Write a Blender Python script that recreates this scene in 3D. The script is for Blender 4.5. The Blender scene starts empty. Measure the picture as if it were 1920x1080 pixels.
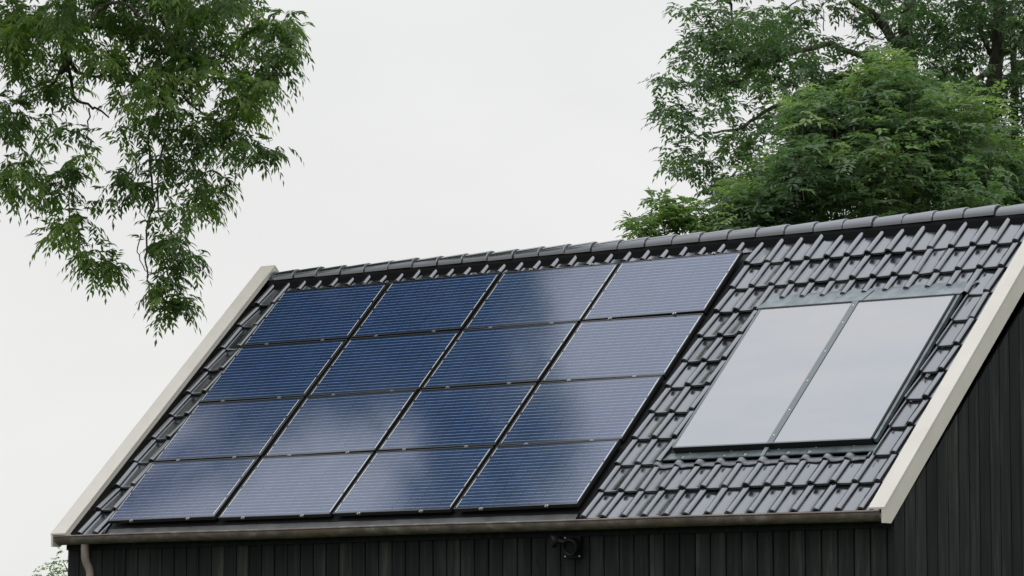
import bpy, math, random
import numpy as np
from mathutils import Matrix, Vector

rng = np.random.default_rng(11)
random.seed(11)
S = bpy.context.scene
COL = S.collection
R = math.radians

# ---------------------------------------------------------------- camera
Z0 = 5.9826                                   # height of the array's top edge above the ground
CAM = np.array([28.8336, -31.5055, 1.6])
YAW, PIT, FPX = R(-38.8559), R(5.9126), 6800.0
FW = np.array([math.sin(YAW) * math.cos(PIT), math.cos(YAW) * math.cos(PIT), math.sin(PIT)])
RT = np.array([math.cos(YAW), -math.sin(YAW), 0.0])
UP = np.cross(RT, FW)
cd = bpy.data.cameras.new('camera')
cam = bpy.data.objects.new('camera', cd)
COL.objects.link(cam)
cam.matrix_world = Matrix(((RT[0], UP[0], -FW[0], CAM[0]), (RT[1], UP[1], -FW[1], CAM[1]),
                           (RT[2], UP[2], -FW[2], CAM[2]), (0, 0, 0, 1)))
cd.sensor_fit = 'HORIZONTAL'; cd.sensor_width = 36.0
cd.lens = 36.0 * FPX / 1920.0
cd.clip_start = 0.5; cd.clip_end = 3000
S.camera = cam

# ---------------------------------------------------------------- sky: overcast, CIE-like brightening to the zenith
SUN_EL, SUN_AZ = R(52), R(150)
W = bpy.data.worlds.new('World'); S.world = W; W.use_nodes = True
nt = W.node_tree; nd = nt.nodes; lk = nt.links
for n in list(nd): nd.remove(n)
out = nd.new('ShaderNodeOutputWorld')
tc = nd.new('ShaderNodeTexCoord')
sky = nd.new('ShaderNodeTexSky'); sky.sky_type = 'NISHITA'; sky.sun_disc = False
sky.sun_elevation = SUN_EL; sky.sun_rotation = SUN_AZ
bsky = nd.new('ShaderNodeBackground'); bsky.inputs[1].default_value = 0.1
lk.new(sky.outputs[0], bsky.inputs[0])
sep = nd.new('ShaderNodeSeparateXYZ'); lk.new(tc.outputs['Generated'], sep.inputs[0])
fc = nd.new('ShaderNodeFloatCurve'); cv = fc.mapping.curves[0]        # radiance / 3 over the sine of the elevation
for x_, y_ in ((0.12, .279), (0.3, .31), (0.6, .50), (0.8, .66)): cv.points.new(x_, y_)
cv.points[0].location = (0, .288); cv.points[-1].location = (1, .80); fc.mapping.update()
lk.new(sep.outputs['Z'], fc.inputs['Value'])
mr = nd.new('ShaderNodeMath'); mr.operation = 'MULTIPLY'; mr.inputs[1].default_value = 3.0
lk.new(fc.outputs[0], mr.inputs[0])
mp = nd.new('ShaderNodeMapping'); mp.inputs['Scale'].default_value = (2.2, 2.2, 4.0)
lk.new(tc.outputs['Generated'], mp.inputs[0])
nz = nd.new('ShaderNodeTexNoise'); nz.inputs['Scale'].default_value = 2.4; nz.inputs['Detail'].default_value = 5
nz.inputs['Roughness'].default_value = 0.5
lk.new(mp.outputs[0], nz.inputs['Vector'])
nr = nd.new('ShaderNodeMapRange'); nr.inputs[1].default_value = 0.32; nr.inputs[2].default_value = 0.68
nr.inputs[3].default_value = 0.945; nr.inputs[4].default_value = 1.055
lk.new(nz.outputs['Fac'], nr.inputs[0])
mu = nd.new('ShaderNodeMath'); mu.operation = 'MULTIPLY'
lk.new(mr.outputs[0], mu.inputs[0]); lk.new(nr.outputs[0], mu.inputs[1])
bcl = nd.new('ShaderNodeBackground'); ct_ = nd.new('ShaderNodeValToRGB'); lk.new(sep.outputs['Z'], ct_.inputs[0]); lk.new(ct_.outputs[0], bcl.inputs[0])
ct_.color_ramp.elements[0].position = .1; ct_.color_ramp.elements[0].color = (1.0, 1.0, 0.985, 1)
ct_.color_ramp.elements[1].position = .7; ct_.color_ramp.elements[1].color = (0.91, 0.94, 1.0, 1)
lk.new(mu.outputs[0], bcl.inputs[1])
mx = nd.new('ShaderNodeMixShader'); mx.inputs[0].default_value = 0.97
lk.new(bsky.outputs[0], mx.inputs[1]); lk.new(bcl.outputs[0], mx.inputs[2]); lk.new(mx.outputs[0], out.inputs[0])

ld = bpy.data.lights.new('sun', 'SUN'); ld.energy = 0.6; ld.angle = R(20); ld.color = (1.0, 0.96, 0.9)
sun = bpy.data.objects.new('sun', ld); COL.objects.link(sun)
sd = Vector((math.sin(SUN_AZ) * math.cos(SUN_EL), math.cos(SUN_AZ) * math.cos(SUN_EL), math.sin(SUN_EL)))
sun.rotation_euler = sd.to_track_quat('Z', 'Y').to_euler()
S.view_settings.view_transform = 'Standard'; S.view_settings.look = 'None'
S.view_settings.exposure = 0.0; S.view_settings.gamma = 1.0

# ---------------------------------------------------------------- helpers
class MB:
    """collects numpy geometry and links it as one mesh object"""
    def __init__(s): s.v = []; s.f = []; s.t = []; s.n = 0; s.smooth = []
    def add(s, verts, faces, tint=None, smooth=False):
        verts = np.asarray(verts, float).reshape(-1, 3)
        for f in faces: s.f.append([i + s.n for i in f]); s.smooth.append(smooth)
        s.v.append(verts); s.n += len(verts)
        s.t.append(np.full(len(verts), 0.5 if tint is None else tint))
    def box(s, o, ax, ay, az, tint=None):
        o, ax, ay, az = map(lambda a: np.asarray(a, float), (o, ax, ay, az))
        v = [o, o + ax, o + ax + ay, o + ay, o + az, o + az + ax, o + az + ax + ay, o + az + ay]
        s.add(v, [(3, 2, 1, 0), (4, 5, 6, 7), (0, 1, 5, 4), (1, 2, 6, 5), (2, 3, 7, 6), (3, 0, 4, 7)], tint)
    def prism(s, poly, ex, tint=None, smooth=False):
        poly = np.asarray(poly, float); ex = np.asarray(ex, float); n = len(poly)
        s.add(np.r_[poly, poly + ex], [tuple(range(n))[::-1], tuple(range(n, 2 * n))] +
              [(i, (i + 1) % n, n + (i + 1) % n, n + i) for i in range(n)], tint)
    def sweep(s, path, prof, smooth=True, cap=False, tint=None):
        """path (n,3) of frames already applied: prof is list of (m,3) rings"""
        m = len(prof[0]); n = len(prof)
        V = np.concatenate(prof); F = []
        for i in range(n - 1):
            for j in range(m):
                k = (j + 1) % m
                F.append((i * m + j, i * m + k, (i + 1) * m + k, (i + 1) * m + j))
        s.add(V, F, tint, smooth)
        if cap:
            s.add(prof[0], [tuple(range(m))[::-1]], tint); s.add(prof[-1], [tuple(range(m))], tint)
    def tube(s, pts, rad, m=8, tint=None, cap=True):
        pts = np.asarray(pts, float); rad = np.broadcast_to(np.asarray(rad, float), (len(pts),))
        d = np.gradient(pts, axis=0); d /= np.linalg.norm(d, axis=1)[:, None] + 1e-9
        ref = np.array([0, 0, 1.0]) if abs(d[0][2]) < 0.9 else np.array([1.0, 0, 0])
        rings = []; a = np.cross(d[0], ref); a /= np.linalg.norm(a)
        th = np.linspace(0, 2 * np.pi, m, endpoint=False)
        for i in range(len(pts)):
            a = a - d[i] * (a @ d[i]); a /= np.linalg.norm(a); b = np.cross(d[i], a)
            rings.append(pts[i] + rad[i] * (np.cos(th)[:, None] * a + np.sin(th)[:, None] * b))
        s.sweep(None, rings, True, cap, tint)
    def build(s, name, mat, parent=None, origin=None):
        V = np.concatenate(s.v); T = np.concatenate(s.t)
        if origin is not None: V = V - np.asarray(origin)
        elif parent is not None: V = V - np.array(world_loc(parent))
        me = bpy.data.meshes.new(name)
        me.from_pydata(V.tolist(), [], s.f)
        me.polygons.foreach_set('use_smooth', s.smooth)
        at_ = me.attributes.new('tint', 'FLOAT', 'POINT'); at_.data.foreach_set('value', T)
        me.materials.append(mat); me.update()
        o = bpy.data.objects.new(name, me); COL.objects.link(o)
        if parent is not None: o.parent = parent
        elif origin is not None: o.location = origin
        return o

def world_loc(o):
    p = np.array(o.location)
    while o.parent: o = o.parent; p = p + np.array(o.location)
    return p

def fast_mesh(name, V, F4, T, mat, parent=None, smooth=False):
    """quads only, big arrays"""
    if parent is not None: V = V - world_loc(parent)
    me = bpy.data.meshes.new(name)
    me.vertices.add(len(V)); me.vertices.foreach_set('co', V.ravel())
    me.loops.add(F4.size); me.loops.foreach_set('vertex_index', F4.ravel())
    me.polygons.add(len(F4)); me.polygons.foreach_set('loop_start', np.arange(0, F4.size, 4))
    me.polygons.foreach_set('loop_total', np.full(len(F4), 4))
    me.polygons.foreach_set('use_smooth', np.full(len(F4), smooth))
    a = me.attributes.new('tint', 'FLOAT', 'POINT'); a.data.foreach_set('value', T)
    me.materials.append(mat); me.update(calc_edges=True); me.validate()
    o = bpy.data.objects.new(name, me); COL.objects.link(o)
    if parent is not None: o.parent = parent
    return o

def thing(name, label, cat, loc, group=None):
    o = bpy.data.objects.new(name, None); COL.objects.link(o); o.location = loc
    o.empty_display_size = 0.2
    return tag(o, label, cat, group)
def tag(o, label=None, cat=None, group=None, kind=None):
    if label: o['label'] = label
    if cat: o['category'] = cat
    if group: o['group'] = group
    if kind: o['kind'] = kind
    return o

# ---------------------------------------------------------------- materials
def mat(name, base, rough=0.6, spec=0.5, metal=0.0, ior=1.5, coat=0.0):
    m = bpy.data.materials.new(name); m.use_nodes = True
    b = m.node_tree.nodes['Principled BSDF']
    b.inputs['Base Color'].default_value = (*base, 1); b.inputs['Roughness'].default_value = rough
    b.inputs['Specular IOR Level'].default_value = spec; b.inputs['Metallic'].default_value = metal
    b.inputs['IOR'].default_value = ior; b.inputs['Coat Weight'].default_value = coat
    return m, m.node_tree.nodes, m.node_tree.links, b
def noise(n, l, scale, detail=4, coord='Object', stretch=(1, 1, 1), rough=0.55):
    t = n.new('ShaderNodeTexCoord'); p = n.new('ShaderNodeMapping'); p.inputs['Scale'].default_value = stretch
    l.new(t.outputs[coord], p.inputs[0]); z = n.new('ShaderNodeTexNoise')
    z.inputs['Scale'].default_value = scale; z.inputs['Detail'].default_value = detail
    z.inputs['Roughness'].default_value = rough
    l.new(p.outputs[0], z.inputs['Vector']); return z.outputs['Fac']
def ramp(n, l, fac, stops):
    r = n.new('ShaderNodeValToRGB'); e = r.color_ramp.elements
    while len(e) < len(stops): e.new(0.5)
    for i, (p, c) in enumerate(stops):
        e[i].position = p; e[i].color = (*c, 1) if len(c) == 3 else c
    l.new(fac, r.inputs[0]); return r.outputs[0]
def math_n(n, l, op, a, b=None, clamp=False):
    m = n.new('ShaderNodeMath'); m.operation = op; m.use_clamp = clamp
    for i, x in enumerate((a, b)):
        if x is None: continue
        if isinstance(x, (int, float)): m.inputs[i].default_value = x
        else: l.new(x, m.inputs[i])
    return m.outputs[0]
def mixc(n, l, fac, a, b, mode='MIX'):
    m = n.new('ShaderNodeMix'); m.data_type = 'RGBA'; m.blend_type = mode
    for s, x in ((0, fac), (6, a), (7, b)):
        if isinstance(x, (int, float)): m.inputs[s].default_value = x
        elif isinstance(x, tuple): m.inputs[s].default_value = (*x, 1)
        else: l.new(x, m.inputs[s])
    return m.outputs[2]
def attr(n, name='tint'):
    a = n.new('ShaderNodeAttribute'); a.attribute_name = name; return a.outputs['Fac']
def bump(n, l, b, h, strength=0.3, dist=0.01):
    u = n.new('ShaderNodeBump'); u.inputs['Strength'].default_value = strength; u.inputs['Distance'].default_value = dist
    l.new(h, u.inputs['Height']); l.new(u.outputs[0], b.inputs['Normal'])

def m_tile():
    m, n, l, b = mat('glazed_black_tile', (0.02, 0.021, 0.023), 0.14, 0.5, 0, 2.25, 0.0)
    b.inputs['Specular Tint'].default_value = (0.95, 0.975, 1.0, 1)
    z = noise(n, l, 9, 5); z2 = noise(n, l, 1.3, 3)
    c = ramp(n, l, z, [(0.3, (0.006, 0.0075, 0.010)), (0.72, (0.014, 0.016, 0.019))])
    c2 = mixc(n, l, math_n(n, l, 'MULTIPLY', attr(n), 0.5), c, (0.021, 0.021, 0.021))
    # moss and dust specks in the low spots
    z3 = noise(n, l, 34, 6, rough=0.7)
    dirt = ramp(n, l, z3, [(0.66, (0, 0, 0)), (0.8, (1, 1, 1))])
    c3 = mixc(n, l, math_n(n, l, 'MULTIPLY', dirt, 0.35), c2, (0.06, 0.057, 0.045))
    l.new(c3, b.inputs['Base Color'])
    l.new(ramp(n, l, z2, [(0.3, (0.10,) * 3), (0.7, (0.18,) * 3)]), b.inputs['Roughness'])
    return m
def m_wood():
    m, n, l, b = mat('black_stained_boards', (0.02, 0.02, 0.02), 0.75, 0.18)
    g = noise(n, l, 1.0, 6, stretch=(16, 16, 0.9), rough=0.65)
    z = noise(n, l, 3.0, 4)
    c = ramp(n, l, g, [(0.3, (0.0045, 0.0055, 0.006)), (0.52, (0.0125, 0.0142, 0.0146)), (0.74, (0.036, 0.038, 0.0365))])
    t = ramp(n, l, attr(n), [(0.0, (0.5, 0.52, 0.56)), (0.5, (1, 1, 1)), (1.0, (1.6, 1.5, 1.35))])
    t = mixc(n, l, math_n(n, l, 'LESS_THAN', attr(n), -0.5), t, (0.25, 0.25, 0.25))
    c = mixc(n, l, 1.0, c, t, 'MULTIPLY')
    c = mixc(n, l, ramp(n, l, z, [(0.5, (0, 0, 0)), (0.75, (0.6,) * 3)]), c, (0.011, 0.012, 0.012))
    # scattered knots and pale chips
    tcn = n.new('ShaderNodeTexCoord'); mp_ = n.new('ShaderNodeMapping'); mp_.inputs['Scale'].default_value = (3.2, 3.2, 1.7)
    l.new(tcn.outputs['Object'], mp_.inputs[0]); vo = n.new('ShaderNodeTexVoronoi'); vo.inputs['Scale'].default_value = 1.0
    l.new(mp_.outputs[0], vo.inputs['Vector'])
    k = ramp(n, l, vo.outputs['Distance'], [(0.0, (1,) * 3), (0.07, (0.8,) * 3), (0.11, (0,) * 3)])
    c = mixc(n, l, k, c, (0.007, 0.006, 0.005))
    z4 = noise(n, l, 26, 2); ch = ramp(n, l, z4, [(0.74, (0,) * 3), (0.80, (1,) * 3)])
    c = mixc(n, l, math_n(n, l, 'MULTIPLY', ch, 0.5), c, (0.05, 0.05, 0.047))
    l.new(c, b.inputs['Base Color']); bump(n, l, b, g, 0.5, 0.004)
    return m
def m_cream():
    m, n, l, b = mat('cream_painted_metal', (0.55, 0.53, 0.48), 0.45, 0.4)
    z = noise(n, l, 2.5, 5)
    l.new(ramp(n, l, z, [(0.3, (0.455, 0.428, 0.375)), (0.7, (0.51, 0.483, 0.428))]), b.inputs['Base Color'])
    return m
def m_zinc():
    m, n, l, b = mat('brown_weathered_gutter', (0.12, 0.1, 0.09), 0.5, 0.5, 0.15)
    z = noise(n, l, 5, 6, stretch=(1.2, 4, 1), rough=0.65); z2 = noise(n, l, 1.6, 3)
    c = ramp(n, l, z, [(0.3, (0.075, 0.06, 0.053)), (0.52, (0.15, 0.122, 0.11)), (0.72, (0.28, 0.235, 0.21))])
    c = mixc(n, l, ramp(n, l, z2, [(0.45, (0,) * 3), (0.75, (0.7,) * 3)]), c, (0.13, 0.08, 0.06))
    l.new(c, b.inputs['Base Color']); l.new(ramp(n, l, z, [(0.3, (0.42,) * 3), (0.7, (0.62,) * 3)]), b.inputs['Roughness'])
    return m
def m_flash(name, lo, hi, metal=0.6, rough=0.4, sc=6):
    m, n, l, b = mat(name, hi, rough, 0.5, metal)
    z = noise(n, l, sc, 5, rough=0.6)
    l.new(ramp(n, l, z, [(0.32, lo), (0.7, hi)]), b.inputs['Base Color'])
    bump(n, l, b, noise(n, l, 11, 3), 0.25, 0.006)
    return m
def m_pv():
    m, n, l, b = mat('solar_cells_under_glass', (0.012, 0.03, 0.1), 0.13, 0.5, 0, 1.5)
    t = n.new('ShaderNodeTexCoord'); s = n.new('ShaderNodeSeparateXYZ'); l.new(t.outputs['Object'], s.inputs[0])
    X, Y = s.outputs['X'], s.outputs['Y']          # metres inside the glass: X 0..1.57, Y 0..-0.94
    mx0, my0 = 0.018, 0.014; cw, chh = (PW - 0.024 - 2 * mx0) / 10, (PH - 0.024 - 2 * my0) / 6
    u = math_n(n, l, 'DIVIDE', math_n(n, l, 'SUBTRACT', X, mx0), cw)
    v = math_n(n, l, 'DIVIDE', math_n(n, l, 'SUBTRACT', math_n(n, l, 'MULTIPLY', Y, -1.0), my0), chh)
    fu = math_n(n, l, 'FRACT', u); fv = math_n(n, l, 'FRACT', v)
    iu = math_n(n, l, 'FLOOR', u); iv = math_n(n, l, 'FLOOR', v)
    # per-cell tint
    cb = n.new('ShaderNodeCombineXYZ'); l.new(iu, cb.inputs[0]); l.new(iv, cb.inputs[1])
    oi = n.new('ShaderNodeObjectInfo'); l.new(math_n(n, l, 'MULTIPLY', oi.outputs['Random'], 57.0), cb.inputs[2])
    wn = n.new('ShaderNodeTexWhiteNoise'); l.new(cb.outputs[0], wn.inputs['Vector'])
    vo = n.new('ShaderNodeTexVoronoi'); vo.inputs['Scale'].default_value = 34; l.new(t.outputs['Object'], vo.inputs['Vector'])
    hs = n.new('ShaderNodeSeparateColor'); l.new(vo.outputs['Color'], hs.inputs[0])
    k = math_n(n, l, 'ADD', math_n(n, l, 'MULTIPLY', wn.outputs['Value'], 0.45), math_n(n, l, 'MULTIPLY', hs.outputs[0], 0.55))
    c = ramp(n, l, k, [(0.0, (0.005, 0.0185, 0.060)), (0.5, (0.007, 0.025, 0.078)), (1.0, (0.0105, 0.033, 0.098))])
    # gaps between cells
    def edge(f, w): return math_n(n, l, 'LESS_THAN', math_n(n, l, 'MINIMUM', f, math_n(n, l, 'SUBTRACT', 1.0, f)), w)
    gap = math_n(n, l, 'MAXIMUM', edge(fu, 0.010), edge(fv, 0.012))
    c = mixc(n, l, gap, c, (0.006, 0.014, 0.04))
    # three silver busbars a cell
    b3 = math_n(n, l, 'FRACT', math_n(n, l, 'MULTIPLY', fv, 3.0))
    bus = math_n(n, l, 'LESS_THAN', math_n(n, l, 'ABSOLUTE', math_n(n, l, 'SUBTRACT', b3, 0.5)), 0.052)
    bus = math_n(n, l, 'MULTIPLY', bus, math_n(n, l, 'SUBTRACT', 1.0, edge(fu, 0.022)))
    ins = math_n(n, l, 'MULTIPLY', math_n(n, l, 'LESS_THAN', math_n(n, l, 'ABSOLUTE', math_n(n, l, 'SUBTRACT', u, 5.0)), 5.0),
                 math_n(n, l, 'LESS_THAN', math_n(n, l, 'ABSOLUTE', math_n(n, l, 'SUBTRACT', v, 3.0)), 3.0))
    # ribbons along both ends: right joins rows in pairs, left is staggered by one row
    v2 = math_n(n, l, 'FRACT', math_n(n, l, 'DIVIDE', v, 2.0)); v2b = math_n(n, l, 'FRACT', math_n(n, l, 'ADD', math_n(n, l, 'DIVIDE', v, 2.0), 0.5))
    rib_r = math_n(n, l, 'MULTIPLY', math_n(n, l, 'GREATER_THAN', u, 10.02), math_n(n, l, 'LESS_THAN', u, 10.075))
    rib_l = math_n(n, l, 'MULTIPLY', math_n(n, l, 'LESS_THAN', u, -0.02), math_n(n, l, 'GREATER_THAN', u, -0.065))
    rib = math_n(n, l, 'MAXIMUM', math_n(n, l, 'MULTIPLY', rib_r, math_n(n, l, 'SUBTRACT', 1.0, edge(v2, 0.055))),
                 math_n(n, l, 'MULTIPLY', rib_l, math_n(n, l, 'SUBTRACT', 1.0, edge(v2b, 0.055))))
    rib = math_n(n, l, 'MULTIPLY', rib, math_n(n, l, 'LESS_THAN', math_n(n, l, 'ABSOLUTE', math_n(n, l, 'SUBTRACT', v, 3.0)), 3.0))
    c = mixc(n, l, ins, (0.006, 0.009, 0.016), c)
    c = mixc(n, l, math_n(n, l, 'MULTIPLY', bus, ins), c, (0.19, 0.22, 0.28))
    c = mixc(n, l, rib, c, (0.62, 0.63, 0.62))
    l.new(c, b.inputs['Base Color'])
    # dust film and the uneven texture of solar glass
    z = noise(n, l, 2.2, 4); l.new(ramp(n, l, z, [(0.3, (0.10,) * 3), (0.7, (0.14,) * 3)]), b.inputs['Roughness'])
    b.inputs['Specular IOR Level'].default_value = 0.8
    return m
def m_collector():
    m, n, l, b = mat('prismatic_collector_glass', (0.16, 0.17, 0.19), 0.2, 0.7, 0, 1.5)
    z = noise(n, l, 1.1, 3, stretch=(0.5, 2.2, 1)); z2 = noise(n, l, 60, 2)
    l.new(ramp(n, l, z, [(0.3, (0.25, 0.258, 0.28)), (0.7, (0.29, 0.288, 0.288))]), b.inputs['Base Color'])
    bump(n, l, b, z2, 0.05, 0.002)
    return m
def m_leaf(name, dark, mid, light, trans=0.35):
    m, n, l, b = mat(name, mid, 0.42, 0.45)
    c = ramp(n, l, attr(n), [(0.0, dark), (0.5, mid), (1.0, light)])
    l.new(c, b.inputs['Base Color'])
    tr = n.new('ShaderNodeBsdfTranslucent')
    l.new(mixc(n, l, 1.0, c, (1.25, 1.5, 0.75), 'MULTIPLY'), tr.inputs[0])
    ms = n.new('ShaderNodeMixShader'); ms.inputs[0].default_value = trans
    o = n['Material Output']; l.new(b.outputs[0], ms.inputs[1]); l.new(tr.outputs[0], ms.inputs[2]); l.new(ms.outputs[0], o.inputs[0])
    return m
def m_bark():
    m, n, l, b = mat('ash_bark', (0.1, 0.085, 0.07), 0.85, 0.2)
    z = noise(n, l, 7, 5, stretch=(2, 2, 0.5))
    l.new(ramp(n, l, z, [(0.3, (0.045, 0.038, 0.031)), (0.7, (0.12, 0.10, 0.082))]), b.inputs['Base Color'])
    bump(n, l, b, z, 0.6, 0.02)
    return m

# ---------------------------------------------------------------- roof frame: s along the eave, t down the slope, h off the panel plane
PITCH = R(44.2919)
Tv = np.array([0, -math.cos(PITCH), -math.sin(PITCH)])
Nv = np.array([0, -math.sin(PITCH), math.cos(PITCH)])
O = np.array([0, 0, Z0])
def rp(s, t, h=0.0): return O + np.array([s, 0, 0]) + Tv * t + Nv * h
Xv = np.array([1.0, 0, 0])
PCOL, PROW = 1.66, 1.01
PW, PH = 1.615, 0.985
YW = -2.90                                   # front wall plane
XL, XR = -0.61, 10.355                       # gable planes
YR, ZR = 0.30, Z0 + 0.172                    # ridge
YB = 2 * YR - YW                             # back wall plane

M = dict(tile=m_tile(), wood=m_wood(), cream=m_cream(), gutter=m_zinc(), bark=m_bark(),
         pipe=m_flash('pinkish_brown_pipe', (0.17, 0.135, 0.12), (0.30, 0.245, 0.22), 0.0, 0.5, 6),
         wallblack=mat('matt_black_casing', (0.005, 0.005, 0.006), 0.6, 0.2)[0],
         black=mat('black_anodised_frame', (0.012, 0.012, 0.013), 0.35, 0.6)[0],
         tray=mat('black_roof_tray', (0.008, 0.008, 0.009), 0.6, 0.3)[0],
         shade_black=mat('black_ridge_shade', (0.006, 0.006, 0.0065), 0.95, 0.1)[0],
         edge=mat('grey_edge_glint', (0.10, 0.105, 0.11), 0.4, 0.5, 0.7)[0],
         steel=mat('stainless_clamp', (0.35, 0.34, 0.33), 0.35, 0.5, 0.9)[0],
         flash=m_flash('grey_green_zinc_flashing', (0.085, 0.105, 0.11), (0.19, 0.22, 0.225), 0.45, 0.42),
         lead=m_flash('dull_lead_apron', (0.10, 0.108, 0.118), (0.19, 0.20, 0.21), 0.1, 0.42, 9),
         felt=m_flash('grey_apron_sheet', (0.05, 0.055, 0.055), (0.095, 0.10, 0.10), 0.0, 0.5, 5),
         screw=mat('bright_screw_head', (0.7, 0.72, 0.7), 0.35, 0.5, 0.6)[0],
         frame_zinc=mat('aluminium_glazing_bar', (0.13, 0.145, 0.15), 0.45, 0.5, 0.4)[0])
M['pv'] = m_pv(); M['coll'] = m_collector()

# ---------------------------------------------------------------- ground
g = MB(); q = 900
g.add([(-q, -q, 0), (q, -q, 0), (q, q, 0), (-q, q, 0)], [(0, 1, 2, 3)])
mg, n_, l_, b_ = mat('lawn', (0.04, 0.07, 0.025), 0.9, 0.1)
l_.new(ramp(n_, l_, noise(n_, l_, 0.6, 8), [(0.3, (0.03, 0.05, 0.018)), (0.7, (0.06, 0.085, 0.035))]), b_.inputs['Base Color'])
tag(g.build('ground', mg), kind='structure')

# ---------------------------------------------------------------- the barn
barn = thing('barn', 'black timber barn with dark tiled gable roof and cream verge boards', 'building', (4.9, 0.3, 0))

# walls: vertical boards, one mesh a wall
def boards(m, p0, dirv, outv, length, width, ztop):
    x = 0.0
    while x < length - 1e-3:
        w = min(width * rng.uniform(0.985, 1.015), length - x)
        d = rng.uniform(0, 0.003); z0_, zt = 0.12, (ztop(x), ztop(x + w))
        a = np.asarray(p0) + dirv * (x + 0.0065); c = np.asarray(p0) + dirv * (x + w - 0.0065)
        o = outv * (0.022 + d); bv = 0.004
        mid = max(zt)
        pts = []
        # front face with bevelled long edges
        for (pa, off) in ((a, -bv * 0), (a, 1), (c, 1), (c, 0)):
            pass
        A0, A1 = a, a + dirv * bv + o; C1, C0 = c - dirv * bv + o, c
        def up(pt, z): return np.array([pt[0], pt[1], z])
        tilt = rng.uniform(0, 1)
        V = [up(A0, z0_), up(A0 + o * 0.75, z0_), up(A1, z0_), up(C1, z0_), up(C0 + o * 0.75, z0_), up(C0, z0_),
             up(A0, zt[0]), up(A0 + o * 0.75, zt[0]), up(A1, zt[0]), up(C1, zt[1]), up(C0 + o * 0.75, zt[1]), up(C0, zt[1])]
        m.add(V, [(i, i + 1, i + 7, i + 6) for i in range(5)], tilt)
        x += w
    a, c = np.asarray(p0), np.asarray(p0) + dirv * length
    pts = [np.array([a[0], a[1], 0.0])] + [np.array([*(a + dirv * x)[:2], ztop(x)]) for x in np.linspace(0, length, 9)] + [np.array([c[0], c[1], 0.0])]
    m.add(pts, [tuple(range(len(pts)))], -1.0)
Zeave = Z0 - 3.02
w = MB(); boards(w, (XL, YW + 0.022, 0), Xv, np.array([0, -1.0, 0]), XR - XL, 0.185, lambda x: Zeave)
w.build('wall', M['wood'], barn)
rise = ZR - 0.30 - Zeave
def gab(x):
    f = x / (YB - YW); return Zeave - 0.02 + rise * (1 - abs(2 * f - 1))
w = MB(); boards(w, (XR - 0.022, YW, 0), np.array([0, 1.0, 0]), Xv, YB - YW, 0.193, gab); w.build('wall', M['wood'], barn)
w = MB(); boards(w, (XL + 0.022, YW, 0), np.array([0, 1.0, 0]), -Xv, YB - YW, 0.193, gab); w.build('wall', M['wood'], barn)
w = MB(); boards(w, (XL, YB - 0.022, 0), Xv, np.array([0, 1.0, 0]), XR - XL, 0.185, lambda x: Zeave); w.build('wall', M['wood'], barn)
# corner strip of the front
w = MB(); w.box((XR - 0.006, YW - 0.028, 0.12), (0.034, 0, 0), (0, 0.03, 0), (0, 0, Zeave - 0.12), 0.4); w.build('corner_board', M['wood'], barn)

# roof: tiles in courses, cut round the solar array and the collector
TW, TG, S0, T0 = 0.2535, 0.400, 0.155, 0.180
PROF = np.array([(-.041, .004), (-.0405, .008), (-.038, .020), (-.032, .032), (-.020, .042), (0, .047), (.020, .042), (.032, .032), (.038, .020),
                 (.0405, .006), (.042, -.003), (.049, -.003), (.0505, .0015), (.054, .002), (.060, -.0005), (.066, -.001), (.120, -.001),
                 (.175, .0), (.190, .002), (.200, .006), (.2115, .008)])
HB = -0.089
def tile_field(m, place, s_lo, s_hi, rows, open_fn):
    n = len(PROF)
    for j in range(rows):
        for k in range(int((s_lo - S0) / TW) - 2, int((s_hi - S0) / TW) + 2):
            s = S0 + TW * k; tn = T0 + TG * j
            ra = rng.normal(0, 0.0022); rb = rng.normal(0, 0.006); dh = rng.normal(0, 0.0016); dt = rng.normal(0, 0.004)
            tint = rng.uniform(0, 1) ** 2
            cut = open_fn(s, j)                     # (top t, nose t, left ds limit, right ds limit) or None
            if cut is None: continue
            tt, tb, dl, dr = cut
            P = PROF.copy()
            xs = np.clip(P[:, 0], max(dl, s_lo - s), min(dr, s_hi - s))
            if xs.max() - xs.min() < 0.01: continue
            hs = np.interp(xs, P[:, 0], P[:, 1])
            def row(t, extra=0.0, down=0.0):
                f = (t - (tn - TG)) / TG            # 0 at the head, 1 at the nose
                h = HB + hs + 0.006 + 0.036 * f + dh + ra * (f - .5) * 10 * 0.4 + rb * xs * 4 + extra - down
                return np.array([place(s + x + 0.0, t + dt, hh) for x, hh in zip(xs, h)])
            tts = [tt, (tt + tb) / 2, tb - 0.022, tb - 0.007]
            rings = [row(t) for t in tts] + [row(tb, -0.004), row(tb + 0.001, -0.025), row(tb - 0.012, -0.030)]
            V = np.concatenate(rings); F = []
            for a in range(len(rings) - 1):
                for i in range(n - 1):
                    F.append((a * n + i, (a + 1) * n + i, (a + 1) * n + i + 1, a * n + i + 1))
            m.add(V, F, tint, True)
ARR = (-0.03, 6.61, -0.02, 4.06)
COLR = (7.295, 9.815, 0.80, 3.31)
RIDGE_T = -0.36
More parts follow.
